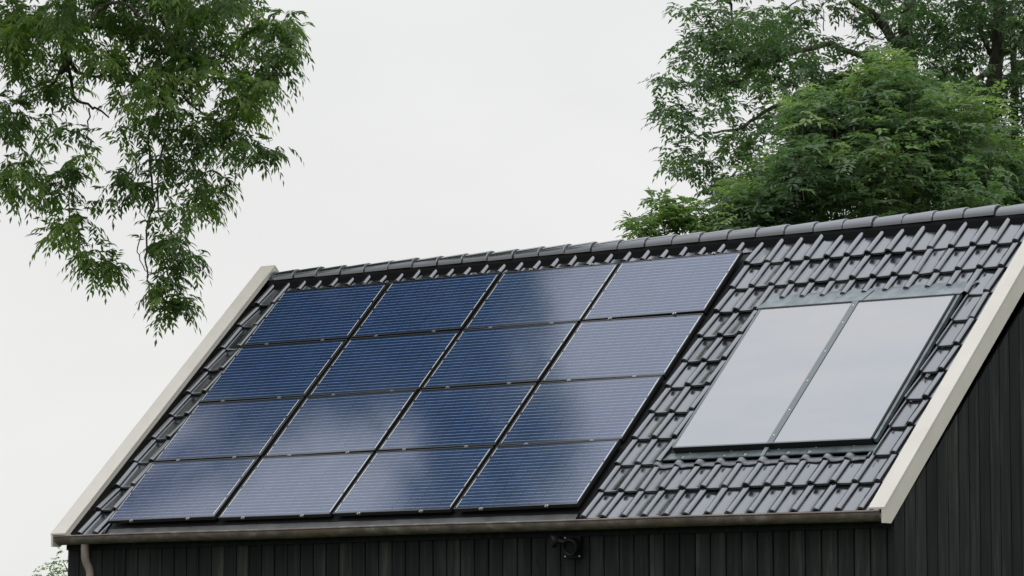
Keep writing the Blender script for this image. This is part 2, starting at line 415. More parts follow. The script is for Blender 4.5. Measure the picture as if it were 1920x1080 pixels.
def open_front(s, j):
    tn = T0 + TG * j; tt = max(tn - TG - 0.06, RIDGE_T)
    big = 9.0; dl, dr, tb = -big, big, tn
    if -0.03 < s < 6.64:                      # over the array
        if j == 0: return (RIDGE_T, -0.055, -big, big)
        if s > 6.5: return None
        return None
    if s < -0.03:
        dr = (-0.025 - s) if j > 0 else big
        if j > 0 and s < -0.2: dr = big
        return (tt, tb, dl, min(dr, big))
    if 7.33 < s < 9.95:
        if 3 <= j <= 8: return (tt, tb, COLR[1] - s, big) if s > 9.7 else None
        if j == 2: return (tt, 0.832, dl, big) if s < 9.72 else (tt, tb, dl, big)
        if j == 9: return (COLR[3] - 0.02, tb, dl, big) if s < 9.72 else (tt, tb, dl, big)
        return (tt, tb, dl, big)
    if 7.1 < s <= 7.33 and 2 < j <= 8: dr = COLR[0] - s
    return (tt, tb, dl, dr)
rf = MB()
def back(s, t, h):
    p = rp(s, t, h); return np.array([p[0], 2 * YR - p[1], p[2]])
sa, sb = -0.46, 10.24
for pl in (rp, back):                                # boarding under the tiles
    a = [pl(XL, RIDGE_T - .03, HB - .012), pl(sb + .08, RIDGE_T - .03, HB - .012), pl(sb + .08, 4.10, HB - .012), pl(XL, 4.10, HB - .012)]
    b = [pl(XL, RIDGE_T - .03, HB - .10), pl(sb + .08, RIDGE_T - .03, HB - .10), pl(sb + .08, 4.10, HB - .10), pl(XL, 4.10, HB - .10)]
    rf.add(a + b, [(0, 1, 2, 3), (7, 6, 5, 4), (0, 3, 7, 4), (1, 0, 4, 5), (2, 1, 5, 6), (3, 2, 6, 7)], 0.0)
tile_field(rf, rp, sa, sb, 11, open_front)
def open_back(s, j): return (max(T0 + TG * j - TG - .06, RIDGE_T), T0 + TG * j, -9, 9)
tile_field(rf, back, sa, sb, 11, open_back)
roof = rf.build('roof', M['tile'], barn)

# ridge tiles, each overlapping the next one's end
for i in range(29):
    s1 = 4.784 + 0.3715 * (i - 14) + 0.0; s_a, s_b = s1 - 0.3715 - 0.03, s1
    s_a = max(s_a, -0.48); s_b2 = min(s_b, 10.23)
    if s_b2 - s_a < 0.05: continue
    m = MB(); ang = np.linspace(-0.06, np.pi + 0.06, 19); rings = []
    jit = rng.normal(0, 0.0025, 2)
    for s_, r_ in ((s_a, .101), (s_a + .04, .103), (s_b2 - .012, .1205), (s_b2 - .003, .120), (s_b2, .1165), (s_b2 + .0005, .093), (s_b2 - .05, .092)):
        rings.append(np.array([(s_, YR + jit[0] - r_ * math.cos(a), ZR + jit[1] + r_ * 0.96 * math.sin(a) + 0.004 * (s_ - s_a)) for a in ang]))
    V = np.concatenate(rings); n = len(ang)
    m.add(V, [(a * n + j, (a + 1) * n + j, (a + 1) * n + j + 1, a * n + j + 1) for a in range(len(rings) - 1) for j in range(n - 1)], rng.uniform(0, 1) ** 2, True)
    m.build('ridge_tile', M['tile'], roof)
# dark ridge batten under the tiles
m = MB(); m.box((-0.45, YR - 0.03, ZR - 0.22), (10.66, 0, 0), (0, 0.06, 0), (0, 0, 0.16)); m.build('ridge_batten', M['tray'], roof)
m = MB()                                             # added black sheet that stands in for the shade below the ridge
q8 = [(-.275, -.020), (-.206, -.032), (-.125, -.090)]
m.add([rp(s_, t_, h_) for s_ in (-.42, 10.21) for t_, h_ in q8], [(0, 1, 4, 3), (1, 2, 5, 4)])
m.build('ridge_shade_sheet', M['shade_black'], roof)

# verge boards: cap and outer plate in one piece of folded metal
def verge(x_in, x_out, outer):
    m = MB(); sg = 1 if x_out > x_in else -1
    def side(y, z, back_=False): return (2 * YR - y if back_ else y, z)
    h = 0.048
    a = rp(0, 4.265, h)                             # lower tip of the cap
    apex_y = YR; apex_z = Z0 + math.tan(PITCH) * YR + h / math.cos(PITCH)
    for bk in (False, True):
        f = (lambda y: 2 * YR - y) if bk else (lambda y: y)
        y0, z0_ = -3.118, Z0 - 2.937
        # cap plate 14 mm thick
        poly = [(f(y0), z0_), (f(apex_y), apex_z), (f(apex_y), apex_z - .019), (f(y0 + .002), z0_ - .017)]
        m.prism([(x_in, y, z) for y, z in poly], (x_out - x_in + sg * 0.006, 0, 0))
        # outer plate with the cut-off foot
        dz = 0.265
        ycut = -2.995
        poly = [(f(y0 + .003), z0_ - .018), (f(apex_y), apex_z - .020), (f(apex_y), apex_z - dz), (f(ycut), Z0 - 3.085), (f(y0 + .003), Z0 - 3.084)]
        m.prism([(x_out, y, z) for y, z in poly], (-sg * 0.028, 0, 0))
        # inner upstand down to the tiles
        poly = [(f(y0 + .004), z0_ - .018), (f(apex_y), apex_z - .020), (f(apex_y), apex_z - .075), (f(y0 + .04), z0_ - .045)]
        m.prism([(x_in + sg * .003, y, z) for y, z in poly], (sg * 0.012, 0, 0))
    return m.build('verge_board', M['cream'], barn)
verge(10.222, 10.392, True)
verge(-0.43, -0.655, True)

# apron sheet below the array
m = MB(); ss = np.linspace(-0.02, 6.585, 90); V = []; F = []
for i, s in enumerate(ss):
    wv = 0.004 * math.sin(s * 9.1) + 0.003 * math.sin(s * 23.7 + 1)
    V += [rp(s, 4.02, -0.088), rp(s, 4.12, -0.098 + wv), rp(s, 4.205 + wv, -0.112 + wv * .6), rp(s, 4.208 + wv, -0.128)]
for i in range(len(ss) - 1):
    for j in range(3): F.append((i * 4 + j, i * 4 + j + 1, i * 4 + 5 + j, i * 4 + 4 + j))
m.add(V, F, None, True); m.build('apron_sheet', M['felt'], barn)
m = MB(); m.add([rp(ARR[0], -0.12, -0.085), rp(ARR[1] + .05, -0.12, -0.085), rp(ARR[1] + .05, 4.05, -0.085), rp(ARR[0], 4.05, -0.085),
                 rp(ARR[0], 4.05, -0.13), rp(ARR[1] + .05, 4.05, -0.13)], [(3, 2, 1, 0), (3, 4, 5, 2)])
m.build('array_tray', M['tray'], barn)

# gutter: half round with a rolled lip
gx0, gx1 = -0.60, 10.345
gy, gz, gr = -3.032, Z0 - 2.975, 0.098
m = MB()
xs = np.linspace(gx0, gx1, 26); angs = np.linspace(np.pi, 2 * np.pi, 17)
prof = [(gy + gr * math.cos(a), gz + gr * math.sin(a) * 0.92) for a in angs]
prof_in = [(gy + (gr - .006) * math.cos(a), gz + (gr - .006) * math.sin(a) * 0.92) for a in angs[::-1]]
loop = prof + prof_in
rings = [np.array([(x, y, z + 0.0025 * math.sin(x * 1.7)) for y, z in loop]) for x in xs]
m.sweep(None, rings, True, True)
m.tube([(x, gy - gr, gz + 0.004 + 0.0025 * math.sin(x * 1.7)) for x in xs], 0.011, 8)
gut = m.build('gutter', M['gutter'], barn)
for k in range(9):                                  # soldered seams / straps round the trough
    x = 0.55 + k * 1.19
    m = MB(); rr = gr + 0.002
    m.sweep(None, [np.array([(x + dx, gy + (rr + e) * math.cos(a), gz + 0.0025 * math.sin(x * 1.7) + (rr + e) * .92 * math.sin(a)) for a in angs] +
                            [(x + dx, gy + (rr - .004) * math.cos(a), gz + 0.0025 * math.sin(x * 1.7) + (rr - .004) * .92 * math.sin(a)) for a in angs[::-1]]) for dx, e in ((0, 0), (.003, .0025), (.022, .0025), (.025, 0))], False, True)
    m.build('strap', M['gutter'], gut)
# fascia board behind the gutter
m = MB(); m.box((XL + .01, YW - .028, Zeave - .10), (XR - XL - .02, 0, 0), (0, .027, 0), (0, 0, .16), .1); m.build('fascia', M['wood'], barn)
# downpipe with a swan neck
m = MB()
m.tube([(-.197, gy, gz - gr * .9), (-.197, gy, gz - .16), (-.195, gy + .002, gz - .24), (-.19, gy + .02, gz - .30), (-.18, gy + .04, gz - .345), (-.172, gy + .052, gz - .385), (-.17, gy + .055, gz - .43), (-.17, gy + .055, gz - .5)], [.046, .046, .046, .046, .046, .045, .043, .043], 14)
m.tube([(-.17, gy + .055, gz - .40), (-.17, gy + .055, .15)], .041, 14)
m.build('downpipe', M['pipe'], barn)

# ---------------------------------------------------------------- solar panels
rown = ['top row', 'second row from the ridge', 'third row from the ridge', 'bottom row']
coln = ['leftmost', 'second from left', 'third from left', 'rightmost']
look = [['Deep blue solar panel, faintly streaked,', 'Deep blue solar panel', 'Deep blue solar panel paling to the right', 'Pale lavender solar panel'],
        ['Dark blue solar panel', 'Dark blue solar panel', 'Dark blue solar panel', 'Pale lavender solar panel'],
        ['Half pale, half dark blue solar panel', 'Mid blue solar panel', 'Mid blue solar panel', 'Blue solar panel with lavender edges'],
        ['Lavender solar panel', 'Lavender solar panel', 'Blue solar panel paling at lower left', 'Blue solar panel']]
basis = Matrix((Xv, -Tv, Nv)).transposed()           # local x = eave, y = up slope, z = off the roof
for r in range(4):
    for c in range(4):
        p = rp(c * PCOL, r * PROW, 0)
        o = thing('photovoltaic_module', f'{look[r][c]} in the {rown[r]}, {coln[c]}', 'solar panel', p, 'solar panels in the roof array')
        jx, jy = rng.normal(0, 0.005, 2)
        o.rotation_euler = (basis @ Matrix.Rotation(jx, 3, 'X') @ Matrix.Rotation(jy, 3, 'Y')).to_euler()
        o.rotation_mode = 'XYZ'
        fw_ = 0.012; x0 = 0.0225 if c else 0.0; x1 = x0 + PW; y0, y1 = -0.012, -0.012 - PH
        if c == 0: x0, x1 = 0.0, PW + .0225
        def local(mb, nm, mt, par):
            V = np.concatenate(mb.v); me = bpy.data.meshes.new(nm); me.from_pydata(V.tolist(), [], mb.f); me.materials.append(mt)
            me.polygons.foreach_set('use_smooth', mb.smooth)
            ob = bpy.data.objects.new(nm, me); COL.objects.link(ob); ob.parent = par; return ob
        m = MB(); D = -0.042
        m.box((x0, y1, D), (fw_, 0, 0), (0, y0 - y1, 0), (0, 0, -D)); m.box((x1 - fw_, y1, D), (fw_, 0, 0), (0, y0 - y1, 0), (0, 0, -D))
        m.box((x0 + fw_, y1, D), (x1 - x0 - 2 * fw_, 0, 0), (0, fw_, 0), (0, 0, -D)); m.box((x0 + fw_, y0 - fw_, D), (x1 - x0 - 2 * fw_, 0, 0), (0, fw_, 0), (0, 0, -D))
        local(m, 'frame', M['black'], o)
        m = MB(); gw, gh = x1 - x0 - 2 * fw_, y0 - y1 - 2 * fw_
        m.add([(0, 0, 0), (gw, 0, 0), (gw, -gh, 0), (0, -gh, 0), (0, 0, -.03), (gw, 0, -.03), (gw, -gh, -.03), (0, -gh, -.03)],
              [(3, 2, 1, 0), (4, 5, 6, 7)])
        ob = local(m, 'cell_glass', M['pv'], o); ob.location = (x0 + fw_, y0 - fw_, -0.003)
        # thin grey strips: frame reflection put in as colour along upper and lower edge
        m = MB(); m.box((x0 + .004, y0 - .008, .0003), (x1 - x0 - .008, 0, 0), (0, .007, 0), (0, 0, .0016)); local(m, 'edge_glint', M['edge'], o); m = MB(); m.box((x0 + .004, y1 + .001, .0003), (x1 - x0 - .008, 0, 0), (0, .007, 0), (0, 0, .0016))
        local(m, 'edge_glint', M['edge'], o)
        for fx in (0.235, 0.765) if r < 4 else ():
            for yy in ((y1 - .011,) if r else (y1 - .011, y0 + .008)):
                m = MB(); cx = x0 + fx * (x1 - x0)
                m.box((cx - .022, yy - .014, -.012), (.044, 0, 0), (0, .028, 0), (0, 0, .017))
                th = np.linspace(0, 2 * np.pi, 9)[:-1]
                m.sweep(None, [np.array([(cx + .009 * math.cos(a), yy + .009 * math.sin(a), z) for a in th]) for z in (.004, .014)], False, True)
                local(m, 'clamp', M['steel'], o)

# ---------------------------------------------------------------- solar collector with its flashings
co = thing('solar_collector', 'Pale glazed solar collector with two panes set into the tiles, grey flashing all round', 'solar collector', rp(8.55, 2.1, 0))
def part(mb, nm, mt, par=co): return mb.build(nm, mt, par)
cs0, cs1, cm = 7.372, 9.715, 8.545; ct0, ct1 = 1.055, 3.198; ch = 0.004
def slab(mb, s0, s1, t0, t1, h0, h1): mb.box(rp(s0, t1, h0), Xv * (s1 - s0), -Tv * (t1 - t0), Nv * (h1 - h0))
for a, b_ in ((cs0, cm - .04), (cm + .04, cs1)):
    m = MB(); slab(m, a, b_, ct0, ct1, -.03, ch); part(m, 'glass_pane', M['coll'])
m = MB()                                             # dark casing: its front face shows under the panes
slab(m, cs0 - .012, cs1 + .012, ct1 + .001, ct1 + .016, -.10, -.001); slab(m, cs0 - .02, cs0 - .001, ct0, ct1 + .0, -.12, .002)
slab(m, cs1 + .001, cs1 + .022, ct0, ct1, -.12, .006); slab(m, cs0, cs1, ct0 - .022, ct0 - .001, -.12, .010)
part(m, 'casing', M['tray'])
m = MB(); slab(m, cs0 - .002, cs1 + .002, ct1 - .004, ct1 + .014, .0045, .007); slab(m, cs0 - .022, cs0 + .008, ct0, ct1, .0045, .007)
part(m, 'pane_trim', M['frame_zinc'])
m = MB(); slab(m, cm - .036, cm + .036, ct0 - .03, ct1 + .016, -.02, .012); strip = part(m, 'cover_strip', M['frame_zinc'])
for t in (1.11, 1.38, 1.83, 2.28, 2.72, 3.10):
    m = MB(); p = rp(cm, t, .0122); th = np.linspace(0, 2 * np.pi, 9)[:-1]
    m.sweep(None, [np.array([p + Xv * r_ * math.cos(a) + Tv * r_ * math.sin(a) + Nv * z for a in th]) for r_, z in ((.009, 0), (.008, .004), (.004, .007))], True, True)
    part(m, 'screw', M['screw'], strip)
# top flashing, rises under the cut tiles
m = MB(); m.add([rp(7.30, ct0 - .024, .004), rp(9.78, ct0 - .024, .004), rp(9.86, .76, -.055), rp(7.36, .76, -.055), rp(7.30, ct0 - .024, -.03), rp(9.78, ct0 - .024, -.03)],
                [(0, 1, 2, 3), (4, 5, 1, 0)]); m.box(rp(cm - .035 + .03, ct0 - .025, .0045), Xv * .07, -Tv * .22 - Nv * .046 + Xv * .03, Nv * .006); part(m, 'top_flashing', M['flash'])
# side flashing on the right: a bright upstand and a dark channel
m = MB(); slab(m, cs1 + .024, cs1 + .058, ct0 - .05, ct1 + .0, -.05, -.006); part(m, 'side_flashing', M['flash'])
m = MB(); slab(m, cs1 + .058, 9.83, .86, ct1 + .10, -.12, -.082); part(m, 'side_channel', M['tray'])
m = MB(); slab(m, 7.27, cs0 - .021, .86, ct1 + .13, -.12, -.07); part(m, 'side_channel', M['tray'])
# bottom flashing: grey step, then lead dressed over the tiles
m = MB(); m.add([rp(7.30, ct1 + .017, -.068), rp(9.80, ct1 + .017, -.068), rp(9.80, ct1 + .115, -.044), rp(7.30, ct1 + .115, -.044),
                 rp(9.80, ct1 + .152, -.027), rp(7.30, ct1 + .152, -.027), rp(9.80, ct1 + .153, -.040), rp(7.30, ct1 + .153, -.040)],
                [(3, 2, 1, 0), (5, 4, 2, 3)[::-1], (7, 6, 4, 5)]); slab(m, cm - .06, cm - .015, ct1 + .03, ct1 + .157, -.052, -.0245); part(m, 'bottom_flashing', M['flash'])
m = MB(); V = []; F = []; ss = np.arange(7.22, 9.80, 0.0125)
for i, s in enumerate(ss):
    ph = ((s - S0 + TW * 40 + .041) % TW) - .041
    hh = HB + np.interp(ph, PROF[:, 0], PROF[:, 1]) + .012
    for t, e in ((ct1 + .140, -.03), (ct1 + .170, .007), (ct1 + .238 + .006 * math.sin(s * 31), .008), (ct1 + .240 + .006 * math.sin(s * 31), .001)):
        f = (t - (T0 + TG * 8)) / TG; V.append(rp(s, t, hh + .006 + .036 * f + e))
for i in range(len(ss) - 1):
    for j in range(3): F.append((i * 4 + j, i * 4 + j + 1, i * 4 + 5 + j, i * 4 + 4 + j))
m.add(V, F, None, True); part(m, 'lead_apron', M['lead'])
for s in (7.55, 8.05, 8.62, 9.06, 9.5):
    m = MB(); p = rp(s, ct1 + .0165, -.07); th = np.linspace(0, 2 * np.pi, 9)[:-1]
    m.sweep(None, [np.array([p + Xv * r_ * math.cos(a) + Nv * r_ * math.sin(a) + Tv * z for a in th]) for r_, z in ((.007, 0), (.003, .005))], True, True)
    part(m, 'screw', M['screw'])

# ---------------------------------------------------------------- round fitting on the front wall
fx = thing('wall_fitting', 'small black round fitting on a square screwed plate under the gutter', 'wall fitting', (6.595, YW - .028, Z0 - 3.32))
m = MB(); m.box((6.490, YW - .045, Z0 - 3.335), (.21, 0, 0), (0, .02, 0), (0, 0, .215)); m.build('plate', M['wallblack'], fx)
def disc(mb, c, ax, prof):
    ax = np.array(ax, float); ax /= np.linalg.norm(ax); a = np.cross(ax, (0, 0, 1)); a /= np.linalg.norm(a); b = np.cross(ax, a)
    th = np.linspace(0, 2 * np.pi, 25)[:-1]
    mb.sweep(None, [np.array([np.array(c) + ax * z + r_ * (a * math.cos(t) + b * math.sin(t)) for t in th]) for z, r_ in prof], True, True)
m = MB(); disc(m, (6.615, YW - .045, Z0 - 3.215), (0.15, -1, -.25), [(0, .085), (.09, .085), (.10, .080), (.10, .070), (.07, .066)]); m.build('housing', M['wallblack'], fx)
m = MB(); m.tube([(6.585, YW - .10, Z0 - 3.19), (6.515, YW - .15, Z0 - 3.175), (6.485, YW - .17, Z0 - 3.17)], .028, 10)
disc(m, (6.490, YW - .165, Z0 - 3.172), (-.6, -.75, -.1), [(0, .05), (.03, .062), (.05, .062), (.055, .052), (.05, .03)]); m.build('side_outlet', M['wallblack'], fx)
for x, z in ((6.505, -3.135), (6.505, -3.32), (6.685, -3.32)):
    m = MB(); disc(m, (x, YW - .0452, Z0 + z), (0, -1, 0), [(0, .008), (.004, .006)]); m.build('screw', M['screw'], fx)

# ---------------------------------------------------------------- trees
def at(px, py, depth):
    """a point seen at that place of the picture, at that distance"""
    d = FW + RT * ((px - 960) / FPX) + UP * ((540 - py) / FPX)
    return CAM + d * depth

def leaf_cloud(C, scale, style, tint0):
    """C (n,3) shoot tips -> quads of pinnate leaves; every leaflet is a folded blade of its own"""
    Vs, Ts = [], []
    n = len(C)
    nl = style['leaves']; npair = style['pairs']
    for li in range(nl):
        az = rng.uniform(0, 2 * np.pi, n); el = rng.uniform(*style['el'], n)
        d = np.c_[np.cos(az) * np.cos(el), np.sin(az) * np.cos(el), np.sin(el)]
        L = scale * rng.uniform(0.75, 1.2, n) * style['rachis']
        droop = rng.uniform(*style['droop'], n)
        side = np.cross(d, [0, 0, 1.0]); side /= np.linalg.norm(side, axis=1)[:, None] + 1e-9
        base = C + d * (scale * 0.03)
        tl = np.clip(tint0 + rng.normal(0, 0.10, n), 0, 1)
        keep = rng.uniform(0, 1, n) < style['keep']
        for k in range(npair + 1):
            f = 0.32 + 0.68 * k / npair
            p = base + d * (L * f)[:, None]; p[:, 2] -= droop * L * f * f
            tang = d.copy(); tang[:, 2] -= 2 * droop * f; tang /= np.linalg.norm(tang, axis=1)[:, None]
            for sgn in ((-1, 1) if k < npair else (0,)):
                ll = scale * style['len'] * rng.uniform(0.8, 1.15, n) * (1 - 0.25 * abs(f - .6))
                wd = ll * style['wid'] * rng.uniform(.85, 1.15, n)
                a = tang * style['fwd'] + side * sgn * (1 if sgn else 0) + rng.normal(0, .16, (n, 3)); a[:, 2] -= style['hang'] * rng.uniform(.6, 1.4, n)
                a /= np.linalg.norm(a, axis=1)[:, None]
                up = np.cross(side, tang) + rng.normal(0, .35, (n, 3)); wv = np.cross(a, up); wv /= np.linalg.norm(wv, axis=1)[:, None] + 1e-9
                nn = np.cross(wv, a)
                q0 = p; q1 = p + a * (ll * .42)[:, None] + wv * (wd * .5)[:, None] + nn * (wd * .12)[:, None]
                q2 = p + a * ll[:, None] - nn * (ll * .06)[:, None]; q3 = p + a * (ll * .42)[:, None] - wv * (wd * .5)[:, None] + nn * (wd * .12)[:, None]
                V = np.stack([q0, q1, q2, q3], 1)[keep]
                Vs.append(V.reshape(-1, 3)); Ts.append(np.repeat(np.clip(tl + rng.normal(0, .05, n), 0, 1)[keep], 4))
    return np.concatenate(Vs), np.concatenate(Ts)

def crown(name, C, scale, style, tint0, m, parent):
    V, T = leaf_cloud(np.asarray(C), scale, style, tint0)
    return fast_mesh(name, V, np.arange(len(V)).reshape(-1, 4), T, m, parent)

DROOP = dict(leaves=5, pairs=4, el=(-0.5, 1.0), rachis=.26, droop=(.2, .95), len=.122, wid=.29, fwd=.95, hang=.45, keep=.92)
LOOSE = dict(leaves=6, pairs=3, el=(-0.4, 0.9), rachis=.24, droop=(.1, .6), len=.115, wid=.36, fwd=.9, hang=.25, keep=.92)
FERNY = dict(leaves=7, pairs=6, el=(0.0, 0.9), rachis=.36, droop=(.15, .55), len=.090, wid=.37, fwd=.5, hang=.12, keep=.9)
LOOSER = dict(LOOSE, leaves=5, droop=(.05, .7), hang=.3)

def grid_tips(rows, x0, y0, cell, per, dmid, dspread, jit=0.55, thin=1.0):
    P = []; T = []
    for r, line in enumerate(rows):
        for c, chx in enumerate(line.split()):
            d = int(chx); k = rng.poisson(per * d * (0.45 + d / 14) * (thin if r >= 5 else 1))
            for _ in range(int(k / 4 + rng.uniform())):          # shoots sit together in tufts
                qx = x0 + (c + .5 + rng.uniform(-jit, jit)) * cell; qy = y0 + (r + .5 + rng.uniform(-jit, jit)) * cell
                dq = dmid + rng.normal(0, dspread); rx = rng.uniform(7, 19); ry = rx * rng.uniform(.5, 1.1)
                for _ in range(rng.integers(3, 7)): P.append(at(qx + rng.normal(0, rx), qy - 8 + rng.normal(0, ry), dq + rng.normal(0, .15)))
            for _ in range(0):
                px = x0 + (c + .5 + rng.uniform(-jit, jit)) * cell; py = y0 + (r + .5 + rng.uniform(-jit, jit)) * cell
                P.append(at(px, py - 6, dmid + rng.normal(0, dspread)))
    return np.array(P)
def clump_tint(P, seed, size, base, amp):
    """light and dark clumps: smooth random field over the crown"""
    r = np.random.default_rng(seed); v = np.zeros(len(P))
    for _ in range(7):
        k = r.normal(0, 1.0 / size, 3); v += np.sin(P @ k * 2 * np.pi / 2.2 + r.uniform(0, 6.3))
    return np.clip(base + amp * v / 2.6 + rng.normal(0, .05, len(P)), 0, 1)
def limb(m, pts, r0, r1, depth, wob=0.25, n=None):
    """pts in picture positions at about that distance; tapered, slightly crooked"""
    P = []; pts = np.array(pts, float); n = n or max(4, len(pts) * 3)
    tt = np.linspace(0, len(pts) - 1, n)
    for q_ in tt:
        i = min(int(q_), len(pts) - 2); f = q_ - i; a, b = pts[i], pts[i + 1]
        f = f * f * (3 - 2 * f) * .5 + f * .5
        P.append(at(a[0] + (b[0] - a[0]) * f, a[1] + (b[1] - a[1]) * f, depth + wob * math.sin(q_ * 1.7 + pts[0][0])))
    P = np.array(P) + rng.normal(0, min(r1, .012) , (n, 3))
    m.tube(P, np.linspace(r0, r1, n) * .72, 8)
    return P

M['leaf_left'] = m_leaf('drooping_ash_leaf', (0.060, 0.100, 0.036), (0.110, 0.178, 0.055), (0.24, 0.32, 0.09), .5)
M['leaf_right'] = m_leaf('broad_ash_leaf', (0.046, 0.080, 0.040), (0.082, 0.140, 0.062), (0.17, 0.25, 0.085), .46)
M['leaf_bush'] = m_leaf('young_ash_leaf', (0.066, 0.112, 0.062), (0.124, 0.190, 0.092), (0.27, 0.34, 0.13), .45)
M['leaf_low'] = m_leaf('yellowish_leaf', (0.07, 0.12, 0.04), (0.12, 0.19, 0.06), (0.2, 0.28, 0.09), .5)

# --- the big ash at the left, its trunk outside the picture
D1 = 46.5
left_rows = ["7 9 9 8 9 9 9 9 9 9 9 9 7 0 0",
             "6 9 9 8 8 9 9 9 9 9 9 7 7 4 3",
             "8 8 8 5 7 9 9 9 9 8 6 5 4 5 3",
             "6 4 6 6 2 6 9 9 8 5 7 5 5 6 1",
             "6 5 7 6 4 2 5 7 6 5 8 8 7 2 0",
             "4 6 5 3 3 2 5 8 8 5 6 7 5 0 0",
             "3 8 6 6 2 4 6 8 9 6 4 2 2 1 0",
             "3 6 6 6 4 1 1 6 9 8 5 3 3 0 0",
             "3 1 4 7 6 3 0 4 8 8 4 0 0 0 0",
             "1 0 3 6 5 1 0 2 5 7 1 0 0 0 0",
             "0 0 1 5 6 5 1 3 5 2 0 0 0 0 0",
             "0 0 3 5 5 4 1 4 5 0 0 0 0 0 0",
             "0 0 0 1 0 0 0 2 4 0 0 0 0 0 0"]
P = [grid_tips(left_rows, -22, -8, 40, .80, D1, .8, .45, .62)]
def tuft(px, py, rx, ry, n, depth, sp=.25):
    return np.array([at(px + rng.normal(0, .5) * rx, py + rng.normal(0, .5) * ry, depth + rng.normal(0, sp)) for _ in range(n)])
P += [tuft(*a, D1) for a in ((532, 62, 20, 24, 8), (522, 105, 22, 28, 6), (532, 125, 14, 22, 5), (462, 200, 20, 20, 6), (462, 280, 20, 26, 6), (418, 245, 16, 22, 7), (478, 165, 18, 20, 4),
                              (248, 350, 26, 18, 8), (40, 352, 18, 10, 4), (8, 352, 10, 10, 3), (20, 312, 24, 10, 4), (120, 430, 22, 18, 7), (170, 470, 12, 8, 2), (165, 478, 12, 12, 4), (190, 500, 20, 16, 7), (208, 508, 10, 16, 4),
                              (330, 470, 22, 22, 7), (348, 480, 18, 20, 6), (305, 455, 16, 18, 5), (318, 525, 18, 16, 6), (322, 556, 20, 18, 9), (332, 572, 12, 14, 5), (316, 578, 14, 10, 4), (390, 385, 14, 22, 6), (405, 340, 16, 22, 6), (60, 325, 20, 12, 4))]
# crown above the frame and out to the left: the part the panels mirror
def mirrored(s, t):
    """how much of the crown stands over that part of the roof"""
    if s > 7.0: return 0.0
    if t < 0.9: d = 1.0 if s < 3.5 else max(0, 1 - (s - 3.5) / 1.0)
    elif t < 1.9: d = 1.0 if s < 4.2 else max(0, 1 - (s - 4.2) / .6)
    elif t < 2.65: d = 0.0 if s < 0.9 else (1.0 if s < 4.2 else (.6 if s < 5.3 else 0.0))
    elif s < 3.9: d = .9 if 1.2 < s < 1.5 and t < 3.4 else 0.0
    else: d = (.9 if s < 6.0 else 0.0) if s > 4.1 + (t - 2.65) * .05 else 0.0
    return d
vin = lambda p: (lambda d: d - 2 * (d @ Nv) * Nv)((p - CAM) / np.linalg.norm(p - CAM))
Q = []
for _ in range(5200):
    s, t = rng.uniform(-3.0, 6.9), rng.uniform(-4.5, 4.3)
    if rng.uniform() > (mirrored(s, max(t, -.4)) if s > -.6 or t < 1 else .0): continue
    p = rp(s, t, 0); L = rng.uniform(7.5, 12.5)
    Q.append(p + vin(p) * L)
Q = np.array(Q)
rel = Q - CAM; dep = rel @ FW; py = 540 - FPX * (rel @ UP) / dep; px = 960 + FPX * (rel @ RT) / dep
Q = Q[(py < -35) | (px < -40)]
P.append(Q)
Q = []                                               # the far side of the crown, round the outer limbs
for _ in range(2600):
    u = rng.normal(0, 1, 3); u *= rng.uniform(.35, 1) / np.linalg.norm(u)
    q = (-950 + u[0] * 560, -330 + u[1] * 560, 47.2 + u[2] * 3.2)
    if q[0] > -560 + max(0, q[1] + 400) * -.1 and q[2] < 49.0: continue
    Q.append(at(*q))
Q = np.array(Q); ok = np.ones(len(Q), bool)          # open sky between the two halves of the crown, mirrored by the lower left panels
for s in np.arange(-.4, 3.6, .4):
    for t in np.arange(2.2, 4.4, .4):
        p = rp(s, t, 0); v = vin(p); w = Q - p; ok &= np.linalg.norm(w - (w @ v)[:, None] * v, axis=1) > 1.9
P.append(Q[ok])
P = np.concatenate(P)
tl = thing('ash_tree', 'large ash with drooping dark green foliage hanging into the upper left', 'tree', (*at(-900, 540, 46.5)[:2], 0))
t0 = clump_tint(P, 3, 1.1, .42, .30)
crown('crown', P, 1.05, DROOP, t0, M['leaf_left'], tl)
m = MB(); base = np.array([*at(-900, 540, 46.5)[:2], 0.0]); fork = at(-740, 100, 47)
m.tube([base + (0, 0, -.1), base + (0, 0, .5), base * .55 + fork * .45, fork], [.52, .42, .36, .30], 14)
top = at(-60, -700, 47.5)
m.tube([fork, fork * .6 + top * .4 + (.2, 0, 0), top], [.29, .2, .05], 10)
for e, r in (((150, -260, 46), .17), ((380, -330, 49), .13), ((-680, -520, 47), .16), ((-1100, -150, 46.5), .15)):
    q_ = at(*e); m.tube([fork, fork * .5 + q_ * .5 + (0, 0, .4), q_], [r, r * .7, .03], 8)
limb(m, [(-740, 100), (-360, 60), (-120, 80), (0, 58), (40, 42), (110, 60), (170, 45), (300, 70), (420, 130)], .17, .02, D1 + .5)
limb(m, [(150, -260), (135, -60), (132, 40), (125, 110), (118, 135)], .16, .06, D1)
limb(m, [(125, 100), (145, 135), (200, 145), (245, 140)], .045, .012, D1); limb(m, [(118, 130), (85, 175), (105, 205)], .035, .012, D1)
limb(m, [(125, 110), (140, 190), (175, 200), (205, 218)], .035, .014, D1); limb(m, [(168, 200), (166, 235), (160, 265)], .016, .008, D1 - .2, .05)
limb(m, [(170, 40), (195, 8), (235, 5), (262, 28), (275, 60), (295, 72)], .03, .012, D1 - 1.6); limb(m, [(235, 8), (262, 20), (280, 25)], .016, .008, D1 - 1.6)
limb(m, [(300, 30), (330, 100), (300, 200), (275, 265), (283, 320), (288, 380), (276, 430), (272, 480), (275, 520), (300, 558), (318, 575)], .03, .010, D1, .12, 34)
